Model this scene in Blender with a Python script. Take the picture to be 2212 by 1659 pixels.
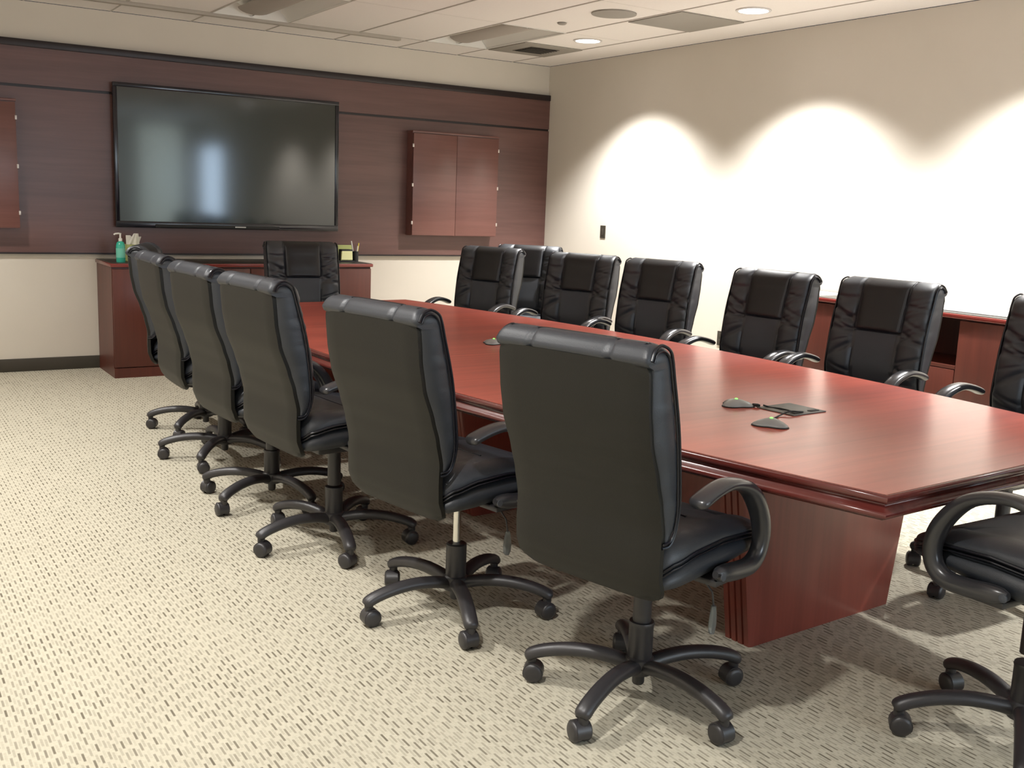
import bpy, bmesh, math, random
from mathutils import Vector, Matrix
from math import sin, cos, pi, radians, sqrt

for o in list(bpy.data.objects):
    bpy.data.objects.remove(o)
random.seed(7)
SC = bpy.context.scene
C = SC.collection

# ------------------------------------------------------------------ camera
D, RX, H = 8.665, 5.945, 2.753          # far wall, right wall, ceiling height
LX, BY = -0.43, -3.4                    # left wall, back wall
cd = bpy.data.cameras.new('camera')
cam = bpy.data.objects.new('camera', cd)
C.objects.link(cam)
cd.sensor_width = 36
cd.lens = 36.3188
cd.clip_start = 0.02
cam.matrix_world = Matrix([[0.840908, 0.061658, -0.537654, 0.0], [-0.53986, 0.164873, -0.82545, 0.0], [0.037749, 0.984386, 0.17193, 1.42112], [0.0, 0.0, 0.0, 1.0]])
SC.camera = cam

# ------------------------------------------------------------------ world, exposure, lights
w = bpy.data.worlds.new('world')
SC.world = w
w.use_nodes = True
w.node_tree.nodes['Background'].inputs[0].default_value = (0.8, 0.85, 1.0, 1)
w.node_tree.nodes['Background'].inputs[1].default_value = 0.05
SC.view_settings.view_transform = 'Standard'
SC.view_settings.look = 'None'
SC.view_settings.gamma = 1
SC.view_settings.use_curve_mapping = False
SC.view_settings.exposure = 0.0

LAMP_W = 150.0
RIGHT_Y = [7.10, 5.25, 3.42, 1.56]
LEFT_Y = [7.10, 5.25, 3.42, 1.56]
RIGHT_X, LEFT_X = 5.235, 0.30


def spot(name, loc, energy, col, size=114, blend=0.62, rad=0.05):
    l = bpy.data.lights.new(name, 'SPOT')
    l.energy = energy
    l.color = col
    l.spot_size = radians(size)
    l.spot_blend = blend
    l.shadow_soft_size = rad
    o = bpy.data.objects.new(name, l)
    o.location = loc
    C.objects.link(o)
    return o


def area(name, loc, rot, sx, sy, energy, col):
    l = bpy.data.lights.new(name, 'AREA')
    l.shape = 'RECTANGLE'
    l.size, l.size_y = sx, sy
    l.energy = energy
    l.color = col
    o = bpy.data.objects.new(name, l)
    o.location = loc
    o.rotation_euler = rot
    C.objects.link(o)
    return o


# cool fill added at an invented window in the right wall, behind the camera
area('added_side_fill', (RX - 0.02, -2.55, 1.6), (0, radians(90), 0), 1.3, 1.2, 52, (0.62, 0.8, 1.0))
# unseen source added for cool light from the back, at an invented office window
area('added_back_fill', (2.9, BY + 0.02, 1.55), (radians(90), 0, 0), 1.5, 1.4, 74, (0.80, 0.90, 1.0))


# ------------------------------------------------------------------ materials
def mat(name, col, rough=0.5, metal=0.0, spec=0.5, coat=0.0, bump=None, var=0.0, vscale=6.0, emit=None, estr=0.0, trans=0.0):
    m = bpy.data.materials.new(name)
    m.use_nodes = True
    nt = m.node_tree
    b = nt.nodes['Principled BSDF']
    b.inputs['Base Color'].default_value = (*col, 1)
    b.inputs['Roughness'].default_value = rough
    b.inputs['Metallic'].default_value = metal
    b.inputs['Specular IOR Level'].default_value = spec
    b.inputs['Coat Weight'].default_value = coat
    b.inputs['Coat Roughness'].default_value = 0.12
    if trans:
        b.inputs['Transmission Weight'].default_value = trans
    tc = nt.nodes.new('ShaderNodeTexCoord')
    if var:
        n = nt.nodes.new('ShaderNodeTexNoise')
        n.inputs['Scale'].default_value = vscale
        n.inputs['Detail'].default_value = 5
        nt.links.new(tc.outputs['Object'], n.inputs['Vector'])
        mx = nt.nodes.new('ShaderNodeMix')
        mx.data_type = 'RGBA'
        mx.inputs[6].default_value = (*[c * (1 - var) for c in col], 1)
        mx.inputs[7].default_value = (*[min(1, c * (1 + var)) for c in col], 1)
        nt.links.new(n.outputs['Fac'], mx.inputs[0])
        nt.links.new(mx.outputs[2], b.inputs['Base Color'])
    if bump:
        n = nt.nodes.new('ShaderNodeTexNoise')
        n.inputs['Scale'].default_value = bump[0]
        n.inputs['Detail'].default_value = 4
        nt.links.new(tc.outputs['Object'], n.inputs['Vector'])
        bp = nt.nodes.new('ShaderNodeBump')
        bp.inputs['Strength'].default_value = bump[1]
        bp.inputs['Distance'].default_value = 0.002
        nt.links.new(n.outputs['Fac'], bp.inputs['Height'])
        nt.links.new(bp.outputs['Normal'], b.inputs['Normal'])
    if emit:
        b.inputs['Emission Color'].default_value = (*emit, 1)
        b.inputs['Emission Strength'].default_value = estr
    return m


def wood(name, c1, c2, axis=0, rough=0.3, coat=0.3, streak=1.0, seams=None):
    """mahogany veneer; grain runs along the given axis"""
    m = bpy.data.materials.new(name)
    m.use_nodes = True
    nt = m.node_tree
    b = nt.nodes['Principled BSDF']
    tc = nt.nodes.new('ShaderNodeTexCoord')
    mp = nt.nodes.new('ShaderNodeMapping')
    s = [26.0, 26.0, 26.0]
    s[axis] = 1.3
    mp.inputs['Scale'].default_value = s
    nt.links.new(tc.outputs['Object'], mp.inputs['Vector'])
    n = nt.nodes.new('ShaderNodeTexNoise')
    n.inputs['Scale'].default_value = 1.0
    n.inputs['Detail'].default_value = 7
    n.inputs['Roughness'].default_value = 0.62
    n.inputs['Distortion'].default_value = 0.4
    nt.links.new(mp.outputs[0], n.inputs['Vector'])
    mp2 = nt.nodes.new('ShaderNodeMapping')
    s2 = [4.5, 4.5, 4.5]
    s2[axis] = 0.5
    mp2.inputs['Scale'].default_value = s2
    nt.links.new(tc.outputs['Object'], mp2.inputs['Vector'])
    n2 = nt.nodes.new('ShaderNodeTexNoise')
    n2.inputs['Scale'].default_value = 1.0
    n2.inputs['Detail'].default_value = 3
    nt.links.new(mp2.outputs[0], n2.inputs['Vector'])
    ad = nt.nodes.new('ShaderNodeMath')
    ad.operation = 'ADD'
    nt.links.new(n.outputs['Fac'], ad.inputs[0])
    nt.links.new(n2.outputs['Fac'], ad.inputs[1])
    r = nt.nodes.new('ShaderNodeValToRGB')
    r.color_ramp.elements[0].position = 1.0 - 0.33 * streak
    r.color_ramp.elements[1].position = 1.0 + 0.30 * streak
    r.color_ramp.elements[0].color = (*c2, 1)
    r.color_ramp.elements[1].color = (*c1, 1)
    hf = nt.nodes.new('ShaderNodeMath')
    hf.operation = 'MULTIPLY'
    hf.inputs[1].default_value = 0.5
    r.color_ramp.elements[0].position = 0.5 - 0.14 * streak
    r.color_ramp.elements[1].position = 0.5 + 0.14 * streak
    nt.links.new(ad.outputs[0], hf.inputs[0])
    nt.links.new(hf.outputs[0], r.inputs[0])
    out = r.outputs[0]
    if seams:
        sp = nt.nodes.new('ShaderNodeSeparateXYZ')
        nt.links.new(tc.outputs['Object'], sp.inputs[0])
        for y in seams:
            a = nt.nodes.new('ShaderNodeMath')
            a.operation = 'COMPARE'
            a.inputs[1].default_value = y
            a.inputs[2].default_value = 0.0022
            nt.links.new(sp.outputs[1], a.inputs[0])
            mx = nt.nodes.new('ShaderNodeMix')
            mx.data_type = 'RGBA'
            mx.inputs[7].default_value = (*[min(1, c * 1.9) for c in c1], 1)
            nt.links.new(a.outputs[0], mx.inputs[0])
            nt.links.new(out, mx.inputs[6])
            out = mx.outputs[2]
    nt.links.new(out, b.inputs['Base Color'])
    b.inputs['Roughness'].default_value = rough
    b.inputs['Coat Weight'].default_value = coat
    b.inputs['Coat Roughness'].default_value = 0.22
    return m


def carpet_mat():
    """beige loop carpet with rows of short dark dashes running along y"""
    m = bpy.data.materials.new('carpet')
    m.use_nodes = True
    nt = m.node_tree
    N, L = nt.nodes, nt.links
    b = N['Principled BSDF']
    tc = N.new('ShaderNodeTexCoord')
    sp = N.new('ShaderNodeSeparateXYZ')
    L.new(tc.outputs['Object'], sp.inputs[0])

    def M(op, a, bb=None, c=None):
        n = N.new('ShaderNodeMath')
        n.operation = op
        for i, v in enumerate((a, bb, c)):
            if v is None:
                continue
            if isinstance(v, (int, float)):
                n.inputs[i].default_value = v
            else:
                L.new(v, n.inputs[i])
        return n.outputs[0]

    def noise1(vec_x, vec_y, scale=1.0, seed=0.0):
        cb = N.new('ShaderNodeCombineXYZ')
        L.new(vec_x, cb.inputs[0])
        L.new(vec_y, cb.inputs[1])
        cb.inputs[2].default_value = seed
        wn = N.new('ShaderNodeTexWhiteNoise')
        wn.noise_dimensions = '3D'
        L.new(cb.outputs[0], wn.inputs[0])
        return wn.outputs['Value']

    rowp, dashp = 0.0098, 0.064
    rx = M('DIVIDE', sp.outputs[0], rowp)
    row = M('FLOOR', rx)
    fx = M('SUBTRACT', rx, row)
    # brick-like offset per row, with a little jitter
    ph = M('ADD', M('FRACT', M('MULTIPLY', row, 0.382)), M('MULTIPLY', noise1(row, row, seed=9.0), 0.55))
    cst = N.new('ShaderNodeCombineXYZ')
    ry = M('ADD', M('DIVIDE', sp.outputs[1], dashp), ph)
    col = M('FLOOR', ry)
    fy = M('SUBTRACT', ry, col)
    rnd = noise1(row, col, seed=3.0)
    # dash mask
    dx = M('ABSOLUTE', M('SUBTRACT', fx, 0.5))
    dy = M('ABSOLUTE', M('SUBTRACT', fy, 0.5))
    mr = N.new('ShaderNodeMapRange')
    mr.inputs[1].default_value = 0.22
    mr.inputs[2].default_value = 0.40
    mr.inputs[3].default_value = 1
    mr.inputs[4].default_value = 0
    L.new(dx, mr.inputs[0])
    mr2 = N.new('ShaderNodeMapRange')
    mr2.inputs[1].default_value = 0.28
    mr2.inputs[2].default_value = 0.37
    mr2.inputs[3].default_value = 1
    mr2.inputs[4].default_value = 0
    L.new(dy, mr2.inputs[0])
    mask = M('MULTIPLY', mr.outputs[0], mr2.outputs[0])
    par = M('FRACT', M('MULTIPLY', row, 0.5))          # 0 or 0.5: strong and faint rows alternate
    st = M('MULTIPLY', M('MULTIPLY_ADD', rnd, 0.55, 0.27), M('SUBTRACT', 1.0, M('MULTIPLY', par, 1.35)))
    mask = M('MULTIPLY', mask, st)
    # pile variation
    n = N.new('ShaderNodeTexNoise')
    n.inputs['Scale'].default_value = 160
    n.inputs['Detail'].default_value = 3
    L.new(tc.outputs['Object'], n.inputs['Vector'])
    n2 = N.new('ShaderNodeTexNoise')
    n2.inputs['Scale'].default_value = 5
    n2.inputs['Detail'].default_value = 3
    L.new(tc.outputs['Object'], n2.inputs['Vector'])
    base = N.new('ShaderNodeMix')
    base.data_type = 'RGBA'
    base.inputs[6].default_value = (0.39, 0.36, 0.28, 1)
    base.inputs[7].default_value = (0.60, 0.56, 0.45, 1)
    L.new(M('MULTIPLY_ADD', n.outputs['Fac'], 0.7, M('MULTIPLY', n2.outputs['Fac'], 0.3)), base.inputs[0])
    mx = N.new('ShaderNodeMix')
    mx.data_type = 'RGBA'
    mx.inputs[7].default_value = (0.075, 0.058, 0.038, 1)
    L.new(mask, mx.inputs[0])
    L.new(base.outputs[2], mx.inputs[6])
    L.new(mx.outputs[2], b.inputs['Base Color'])
    b.inputs['Roughness'].default_value = 0.95
    b.inputs['Specular IOR Level'].default_value = 0.1
    bp = N.new('ShaderNodeBump')
    bp.inputs['Strength'].default_value = 0.5
    bp.inputs['Distance'].default_value = 0.003
    L.new(M('SUBTRACT', n.outputs['Fac'], M('MULTIPLY', mask, 0.8)), bp.inputs['Height'])
    L.new(bp.outputs['Normal'], b.inputs['Normal'])
    return m


M_carpet = carpet_mat()
M_wall = mat('wall_paint', (0.66, 0.61, 0.535), 0.85, var=0.03, vscale=3, bump=(180, 0.15))
M_ceil = mat('ceiling_tile', (0.86, 0.81, 0.775), 0.9, var=0.04, vscale=90, bump=(220, 0.5))
M_grid = mat('ceiling_grid', (0.50, 0.46, 0.42), 0.6)
M_base = mat('rubber_baseboard', (0.045, 0.038, 0.028), 0.55)
M_panel = wood('wall_panel_veneer', (0.145, 0.070, 0.060), (0.098, 0.046, 0.040), axis=0, rough=0.40, coat=0.15)
M_panelv = wood('cabinet_veneer', (0.175, 0.072, 0.060), (0.125, 0.050, 0.041), axis=0, rough=0.36, coat=0.2)
M_dark = mat('dark_trim', (0.016, 0.009, 0.010), 0.4)
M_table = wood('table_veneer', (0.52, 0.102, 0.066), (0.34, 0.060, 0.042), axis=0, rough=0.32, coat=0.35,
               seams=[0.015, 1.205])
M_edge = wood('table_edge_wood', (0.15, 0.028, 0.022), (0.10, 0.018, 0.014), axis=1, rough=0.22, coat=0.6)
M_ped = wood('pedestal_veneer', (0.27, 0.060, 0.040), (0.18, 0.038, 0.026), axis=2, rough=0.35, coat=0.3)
M_cred = wood('credenza_veneer', (0.112, 0.026, 0.016), (0.074, 0.017, 0.011), axis=2, rough=0.42, coat=0.12)
M_rededge = mat('credenza_edge', (0.19, 0.025, 0.02), 0.25, coat=0.5)
M_laminate = mat('dark_laminate_top', (0.035, 0.035, 0.028), 0.35)
M_leather = mat('black_leather', (0.022, 0.026, 0.034), 0.46, spec=0.7, bump=(420, 0.25))
M_back = mat('back_vinyl', (0.0095, 0.0091, 0.0068), 0.50, spec=0.33, bump=(500, 0.3))
M_head = mat('headrest_leather', (0.009, 0.009, 0.011), 0.42, spec=0.45, bump=(420, 0.2))
M_mesh = mat('panel_leather', (0.060, 0.067, 0.080), 0.6, bump=(900, 0.6))
M_pipe = mat('black_piping', (0.006, 0.006, 0.010), 0.3)
M_plast = mat('black_plastic', (0.028, 0.026, 0.028), 0.38, spec=0.6, bump=(700, 0.15))
M_arm = mat('arm_urethane', (0.030, 0.030, 0.034), 0.28, spec=0.7)
M_wheel = mat('caster_plastic', (0.030, 0.028, 0.028), 0.42)
M_chrome = mat('chrome', (0.75, 0.74, 0.70), 0.12, metal=1.0)
M_steel = mat('brushed_steel', (0.45, 0.45, 0.46), 0.35, metal=1.0)
M_clear = mat('smoked_plastic', (0.35, 0.37, 0.36), 0.15, trans=0.7)
M_screen = mat('tv_screen', (0.012, 0.018, 0.015), 0.09, spec=0.9)
M_bezel = mat('tv_bezel', (0.008, 0.008, 0.014), 0.18, spec=0.6)
M_logo = mat('tv_logo', (0.6, 0.62, 0.6), 0.3)
M_white = mat('white_plastic', (0.75, 0.73, 0.68), 0.4)
M_tissue = mat('tissue_paper', (0.8, 0.78, 0.7), 0.9)
M_paper = mat('white_paper', (0.85, 0.84, 0.82), 0.8)
M_gel = mat('teal_gel', (0.04, 0.42, 0.30), 0.2, spec=0.6)
M_gell = mat('teal_label', (0.15, 0.52, 0.40), 0.45)
M_note = mat('yellow_note_paper', (0.78, 0.78, 0.42), 0.8)
M_green = mat('olive_card', (0.42, 0.46, 0.17), 0.7)
M_black = mat('matte_black', (0.012, 0.012, 0.012), 0.6)
M_plate = mat('grey_plate', (0.12, 0.12, 0.11), 0.4)
M_mic = mat('microphone_grey', (0.30, 0.31, 0.31), 0.35, metal=0.2)
M_led = mat('green_led', (0.1, 0.8, 0.1), 0.4, emit=(0.25, 1.0, 0.15), estr=2.0)
M_troff = mat('troffer_white', (0.80, 0.78, 0.74), 0.6)
M_basket = mat('troffer_basket', (0.40, 0.36, 0.32), 0.6)
M_vent = mat('vent_grey', (0.30, 0.275, 0.24), 0.6)
M_ventd = mat('vent_dark', (0.10, 0.085, 0.07), 0.7)
M_trimring = mat('downlight_trim', (0.7, 0.67, 0.65), 0.5)
M_lamp = mat('downlight_lens', (0.9, 0.9, 0.95), 0.4, emit=(1.0, 0.97, 1.0), estr=7.0)
M_switch = mat('brown_switch', (0.035, 0.030, 0.022), 0.45)
M_hinge = mat('steel_hinge', (0.55, 0.50, 0.46), 0.35, metal=0.7)
M_winglow = mat('added_window_glow', (0.2, 0.35, 0.6), 0.1, emit=(0.25, 0.45, 0.8), estr=0.35)  # blue glow added for the panes of the invented windows
M_doorglow = mat('added_door_glow', (0.7, 0.75, 0.7), 0.1, emit=(0.85, 0.95, 0.85), estr=2.0)  # bright glow of the invented door, for a pale reflection in the television
M_pencil = mat('pencil_yellow', (0.75, 0.60, 0.08), 0.5)


# ------------------------------------------------------------------ mesh helpers
class MB:
    """collects verts / faces, then links ONE mesh object"""

    def __init__(s):
        s.v, s.f = [], []

    def box(s, x0, x1, y0, y1, z0, z1, bev=0.0):
        if bev <= 0:
            i = len(s.v)
            s.v += [(x, y, z) for z in (z0, z1) for y in (y0, y1) for x in (x0, x1)]
            s.f += [[i + k for k in q] for q in ((0, 2, 3, 1), (4, 5, 7, 6), (0, 1, 5, 4), (2, 6, 7, 3), (0, 4, 6, 2), (1, 3, 7, 5))]
        else:
            bm = bmesh.new()
            bmesh.ops.create_cube(bm, size=1)
            for v in bm.verts:
                v.co = Vector(((x0 + x1) / 2 + v.co.x * (x1 - x0), (y0 + y1) / 2 + v.co.y * (y1 - y0), (z0 + z1) / 2 + v.co.z * (z1 - z0)))
            bmesh.ops.bevel(bm, geom=list(bm.edges), offset=bev, segments=2, affect='EDGES', profile=0.5)
            s.addbm(bm)
        return s

    def addbm(s, bm):
        bm.verts.ensure_lookup_table()
        i = len(s.v)
        s.v += [tuple(v.co) for v in bm.verts]
        s.f += [[i + v.index for v in f.verts] for f in bm.faces]
        bm.free()

    def rings(s, rings, caps=True, close=True):
        i = len(s.v)
        n = len(rings[0])
        for r in rings:
            s.v += [tuple(p) for p in r]
        for a in range(len(rings) - 1):
            for k in range(n if close else n - 1):
                k2 = (k + 1) % n
                s.f.append([i + a * n + k, i + a * n + k2, i + (a + 1) * n + k2, i + (a + 1) * n + k])
        if caps:
            s.f.append([i + k for k in range(n)][::-1])
            s.f.append([i + (len(rings) - 1) * n + k for k in range(n)])
        return s

    def lathe(s, prof, c=(0, 0, 0), n=24, axis='z'):
        rg = []
        for r, z in prof:
            ring = []
            for k in range(n):
                a = 2 * pi * k / n
                if axis == 'z':
                    ring.append((c[0] + r * cos(a), c[1] + r * sin(a), c[2] + z))
                elif axis == 'y':
                    ring.append((c[0] + r * sin(a), c[1] + z, c[2] + r * cos(a)))
                else:
                    ring.append((c[0] + z, c[1] + r * cos(a), c[2] + r * sin(a)))
            rg.append(ring)
        return s.rings(rg)

    def tube(s, path, ra, rb=None, n=10, up=(0, 0, 1), caps=True, closed=False):
        """sweep an ellipse: ra = half size sideways, rb = half size along up"""
        P = [Vector(p) for p in path]
        m = len(P)
        if rb is None:
            rb = ra
        ra = ra if isinstance(ra, (list, tuple)) else [ra] * m
        rb = rb if isinstance(rb, (list, tuple)) else [rb] * m
        upv = Vector(up)
        rg = []
        for i, p in enumerate(P):
            if closed:
                t = P[(i + 1) % m] - P[i - 1]
            else:
                t = P[min(i + 1, m - 1)] - P[max(i - 1, 0)]
            t.normalize()
            sd = t.cross(upv)
            if sd.length < 1e-4:
                sd = t.cross(Vector((1, 0, 0)))
            sd.normalize()
            u = sd.cross(t).normalized()
            rg.append([p + sd * (ra[i] * cos(2 * pi * k / n)) + u * (rb[i] * sin(2 * pi * k / n)) for k in range(n)])
        if closed:
            rg.append(rg[0])
            return s.rings(rg, caps=False)
        return s.rings(rg, caps=caps)

    def build(s, name, m, parent=None, smooth=True, ang=38):
        me = bpy.data.meshes.new(name)
        me.from_pydata(s.v, [], s.f)
        me.validate()
        bm = bmesh.new()
        bm.from_mesh(me)
        bmesh.ops.remove_doubles(bm, verts=bm.verts, dist=1e-6)
        bmesh.ops.recalc_face_normals(bm, faces=bm.faces)
        bm.to_mesh(me)
        bm.free()
        if smooth:
            me.shade_smooth()
            me.set_sharp_from_angle(angle=radians(ang))
        me.materials.append(m)
        o = bpy.data.objects.new(name, me)
        C.objects.link(o)
        if parent:
            o.parent = parent
        return o


def B(*a, bev=0.0):
    return MB().box(*a, bev=bev)


def tag(o, label=None, cat=None, group=None, kind=None):
    if label:
        o['label'] = label
    if cat:
        o['category'] = cat
    if group:
        o['group'] = group
    if kind:
        o['kind'] = kind
    return o


def thing(name, label, cat, loc=(0, 0, 0), rz=0.0, group=None):
    o = bpy.data.objects.new(name, None)
    o.empty_display_size = 0.1
    o.location = loc
    o.rotation_euler = (0, 0, rz)
    C.objects.link(o)
    return tag(o, label, cat, group)


def copy_tree(o, parent=None):
    c = o.copy()
    C.objects.link(c)
    if parent:
        c.parent = parent
    for ch in list(o.children):
        copy_tree(ch, c)
    return c


def spline(pts, n):
    """Catmull-Rom through pts (tuples), n points per span"""
    P = [Vector(p) for p in pts]
    P = [P[0] * 2 - P[1]] + P + [P[-1] * 2 - P[-2]]
    out = []
    for i in range(1, len(P) - 2):
        for k in range(n):
            t = k / n
            a, b, c, d = P[i - 1], P[i], P[i + 1], P[i + 2]
            out.append(0.5 * ((2 * b) + (-a + c) * t + (2 * a - 5 * b + 4 * c - d) * t * t + (-a + 3 * b - 3 * c + d) * t ** 3))
    out.append(P[-2])
    return out


def interp(tab, z):
    if z <= tab[0][0]:
        return tab[0][1]
    for (a, fa), (b, fb) in zip(tab, tab[1:]):
        if z <= b:
            t = (z - a) / (b - a)
            t = t * t * (3 - 2 * t) * 0.35 + t * 0.65
            return fa + (fb - fa) * t
    return tab[-1][1]


def struct(o):
    o['kind'] = 'structure'
    return o


# ------------------------------------------------------------------ room shell
struct(B(LX - 0.1, RX + 0.1, BY - 0.1, D + 0.1, -0.05, 0).build('floor', M_carpet, smooth=False))
struct(B(LX - 0.1, RX + 0.1, D, D + 0.1, 0, H).build('wall_far', M_wall, smooth=False))
struct(B(LX - 0.1, LX, BY, D, 0, H).build('wall_left', M_wall, smooth=False))
# right wall, with an opening for the invented window behind the camera
wr = MB()
wy0, wy1, wz0, wz1 = -3.2, -1.9, 0.9, 2.35
wr.box(RX, RX + 0.1, BY, wy0, 0, H).box(RX, RX + 0.1, wy1, D, 0, H)
wr.box(RX, RX + 0.1, wy0, wy1, 0, wz0).box(RX, RX + 0.1, wy0, wy1, wz1, H)
struct(wr.build('wall_right', M_wall, smooth=False))
win = struct(B(RX + 0.05, RX + 0.06, wy0, wy1, wz0, wz1).build('added_window_1', M_winglow, smooth=False))
wf = MB()
for a, b in ((wy0, wy0 + 0.04), (wy1 - 0.04, wy1), (-2.57, -2.53)):
    wf.box(RX + 0.01, RX + 0.05, a, b, wz0, wz1)
wf.box(RX + 0.01, RX + 0.05, wy0, wy1, wz0, wz0 + 0.04).box(RX + 0.01, RX + 0.05, wy0, wy1, wz1 - 0.04, wz1)
wf.build('added_window_frame', M_white, win, smooth=False)
# back wall; glazed door and office window invented to supply light and reflections
dx0, dx1, dz1 = 4.75, 5.68, 2.70
vx0, vx1, vz0, vz1 = 2.1, 3.7, 0.8, 2.3
wb = MB()
wb.box(LX - 0.1, vx0, BY - 0.1, BY, 0, H).box(vx0, vx1, BY - 0.1, BY, 0, vz0).box(vx0, vx1, BY - 0.1, BY, vz1, H).box(vx1, dx0, BY - 0.1, BY, 0, H)
wb.box(dx1, RX + 0.1, BY - 0.1, BY, 0, H).box(dx0, dx1, BY - 0.1, BY, dz1, H)
struct(wb.build('wall_back', M_wall, smooth=False))
dr = struct(B(dx0 + 0.04, dx1 - 0.04, BY - 0.07, BY - 0.05, 0.02, dz1 - 0.04).build('added_door_1', M_doorglow, smooth=False))
df = MB()
df.box(dx0, dx0 + 0.05, BY - 0.09, BY + 0.01, 0, dz1).box(dx1 - 0.05, dx1, BY - 0.09, BY + 0.01, 0, dz1).box(dx0, dx1, BY - 0.09, BY + 0.01, dz1 - 0.05, dz1)
df.build('added_door_frame', M_dark, dr, smooth=False)
w2 = struct(B(vx0, vx1, BY - 0.07, BY - 0.06, vz0, vz1).build('added_window_2', M_winglow, smooth=False))
wf = MB()
for a, b in ((vx0, vx0 + 0.04), (vx1 - 0.04, vx1), (2.88, 2.92)):
    wf.box(a, b, BY - 0.055, BY - 0.02, vz0, vz1)
wf.box(vx0, vx1, BY - 0.055, BY - 0.02, vz0, vz0 + 0.04).box(vx0, vx1, BY - 0.055, BY - 0.02, vz1 - 0.04, vz1)
wf.build('added_window_frame', M_white, w2, smooth=False)

struct(B(LX, RX, D - 0.012, D, 0, 0.1, bev=0.003).build('baseboard_far', M_base))
struct(B(RX - 0.012, RX, BY, D, 0, 0.1, bev=0.003).build('baseboard_right', M_base))
struct(B(LX, LX + 0.012, BY, D, 0, 0.1, bev=0.003).build('baseboard_left', M_base))

# wood panelling on the far wall
PT = 0.03
struct(B(LX, RX, D - PT, D, 0.915, 2.135).build('trim_1', M_panel, smooth=False))
struct(B(LX, RX, D - PT, D, 2.155, 2.43).build('trim_2', M_panel, smooth=False))
struct(B(LX, RX, D - PT - 0.012, D, 2.425, 2.478, bev=0.004).build('trim_3', M_dark))
struct(B(LX, RX, D - PT + 0.014, D, 2.13, 2.16).build('trim_4', M_dark, smooth=False))
struct(B(LX, RX, D - PT - 0.004, D, 0.905, 0.918).build('trim_5', M_dark, smooth=False))

# ------------------------------------------------------------------ ceiling: tiles in a grid
XG = [5.505 - 0.61 * i for i in range(0, 10)]            # lines running in y
YG = [8.13 - 1.215 * i for i in range(0, 9)]             # lines running in x
troffers = [(2.455, 6.915), (4.285, 6.915), (0.625, 6.915), (2.455, 3.27), (4.285, 3.27), (0.625, 3.27), (2.455, -0.375), (4.285, -0.375)]
TW, TL = 0.61, 1.215
cm = MB()
xs = sorted([LX] + [x for x in XG if x > LX] + [RX])
ys = sorted([BY] + [y for y in YG if y > BY] + [D])
for i in range(len(xs) - 1):
    for j in range(len(ys) - 1):
        mx_, my_ = (xs[i] + xs[i + 1]) / 2, (ys[j] + ys[j + 1]) / 2
        if any(tx < mx_ < tx + TW and ty < my_ < ty + TL for tx, ty in troffers):
            continue
        cm.box(xs[i], xs[i + 1], ys[j], ys[j + 1], H + 0.004, H + 0.03)
ceil = struct(cm.build('ceiling', M_ceil, smooth=False))
gm = MB()
for x in XG:
    if x > LX:
        gm.box(x - 0.007, x + 0.007, BY, YG[0], H - 0.0005, H + 0.02)
        gm.box(x - 0.005, x + 0.005, YG[0], D, H - 0.0005, H + 0.02)
for y in YG[1:]:
    if y > BY:
        gm.box(LX, XG[0], y - 0.0015, y + 0.0015, H + 0.0035, H + 0.02)
gm.build('grid', M_grid, ceil, smooth=False)
# the heavier edge rail in front of the far wall
rail = B(LX, 4.05, YG[0] - 0.012, YG[0] + 0.045, H - 0.022, H + 0.004, bev=0.004).build('trim_6', mat('rail_paint', (0.42, 0.38, 0.33), 0.6))
struct(rail)
struct(B(4.05, XG[0], YG[0] - 0.006, YG[0] + 0.006, H - 0.0005, H + 0.004).build('trim_7', M_grid, smooth=False))


def make_troffer():
    t = thing('recessed_troffer_light', '', 'ceiling light')
    hs = MB()          # pan above the opening
    hs.box(0, TW, 0, 0.012, 0.0, 0.12).box(0, TW, TL - 0.012, TL, 0.0, 0.12)
    hs.box(0, 0.012, 0, TL, 0, 0.12).box(TW - 0.012, TW, 0, TL, 0, 0.12).box(0, TW, 0, TL, 0.115, 0.125)
    hs.build('housing', M_troff, t, smooth=False)
    for s in (0, 1):
        pts = []
        for k in range(13):   # curved reflector wing
            u = k / 12
            x = 0.012 + u * 0.285
            z = 0.012 + 0.095 * sin(pi * u) ** 0.8
            pts.append((x, z))
        rg = []
        for y in (0.014, TL - 0.014):
            rg.append([((x if s == 0 else TW - x), y, z) for x, z in pts])
        mb = MB()
        mb.rings(rg, caps=False, close=False)
        mb.build('reflector', M_troff, t)
    mb = MB()
    rg = []
    for y in (0.10, TL - 0.10):
        rg.append([(TW / 2 + 0.13 * cos(pi * k / 12), y, 0.055 - 0.045 * sin(pi * k / 12)) for k in range(13)])
    mb.rings(rg, caps=True)
    mb.build('lamp_basket', M_basket, t)
    return t


tl = ['switched off recessed ceiling light panel left of the others, above the television',
      'switched off recessed ceiling light panel beside the square vent near the right corner',
      'switched off recessed ceiling light panel above the left wall at the far end',
      'switched off recessed ceiling light panel over the near half of the table',
      'switched off recessed ceiling light panel over the right row of chairs',
      'switched off recessed ceiling light panel over the aisle left of the table',
      'switched off recessed ceiling light panel behind the camera on the left',
      'switched off recessed ceiling light panel behind the camera on the right']
t0 = None
for (tx, ty), lb in list(zip(troffers, tl)):
    o = make_troffer() if t0 is None else copy_tree(t0)
    t0 = t0 or o
    o.location = (tx, ty, H)
    tag(o, lb, 'ceiling light', 'unlit recessed panels in the ceiling grid')


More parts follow.
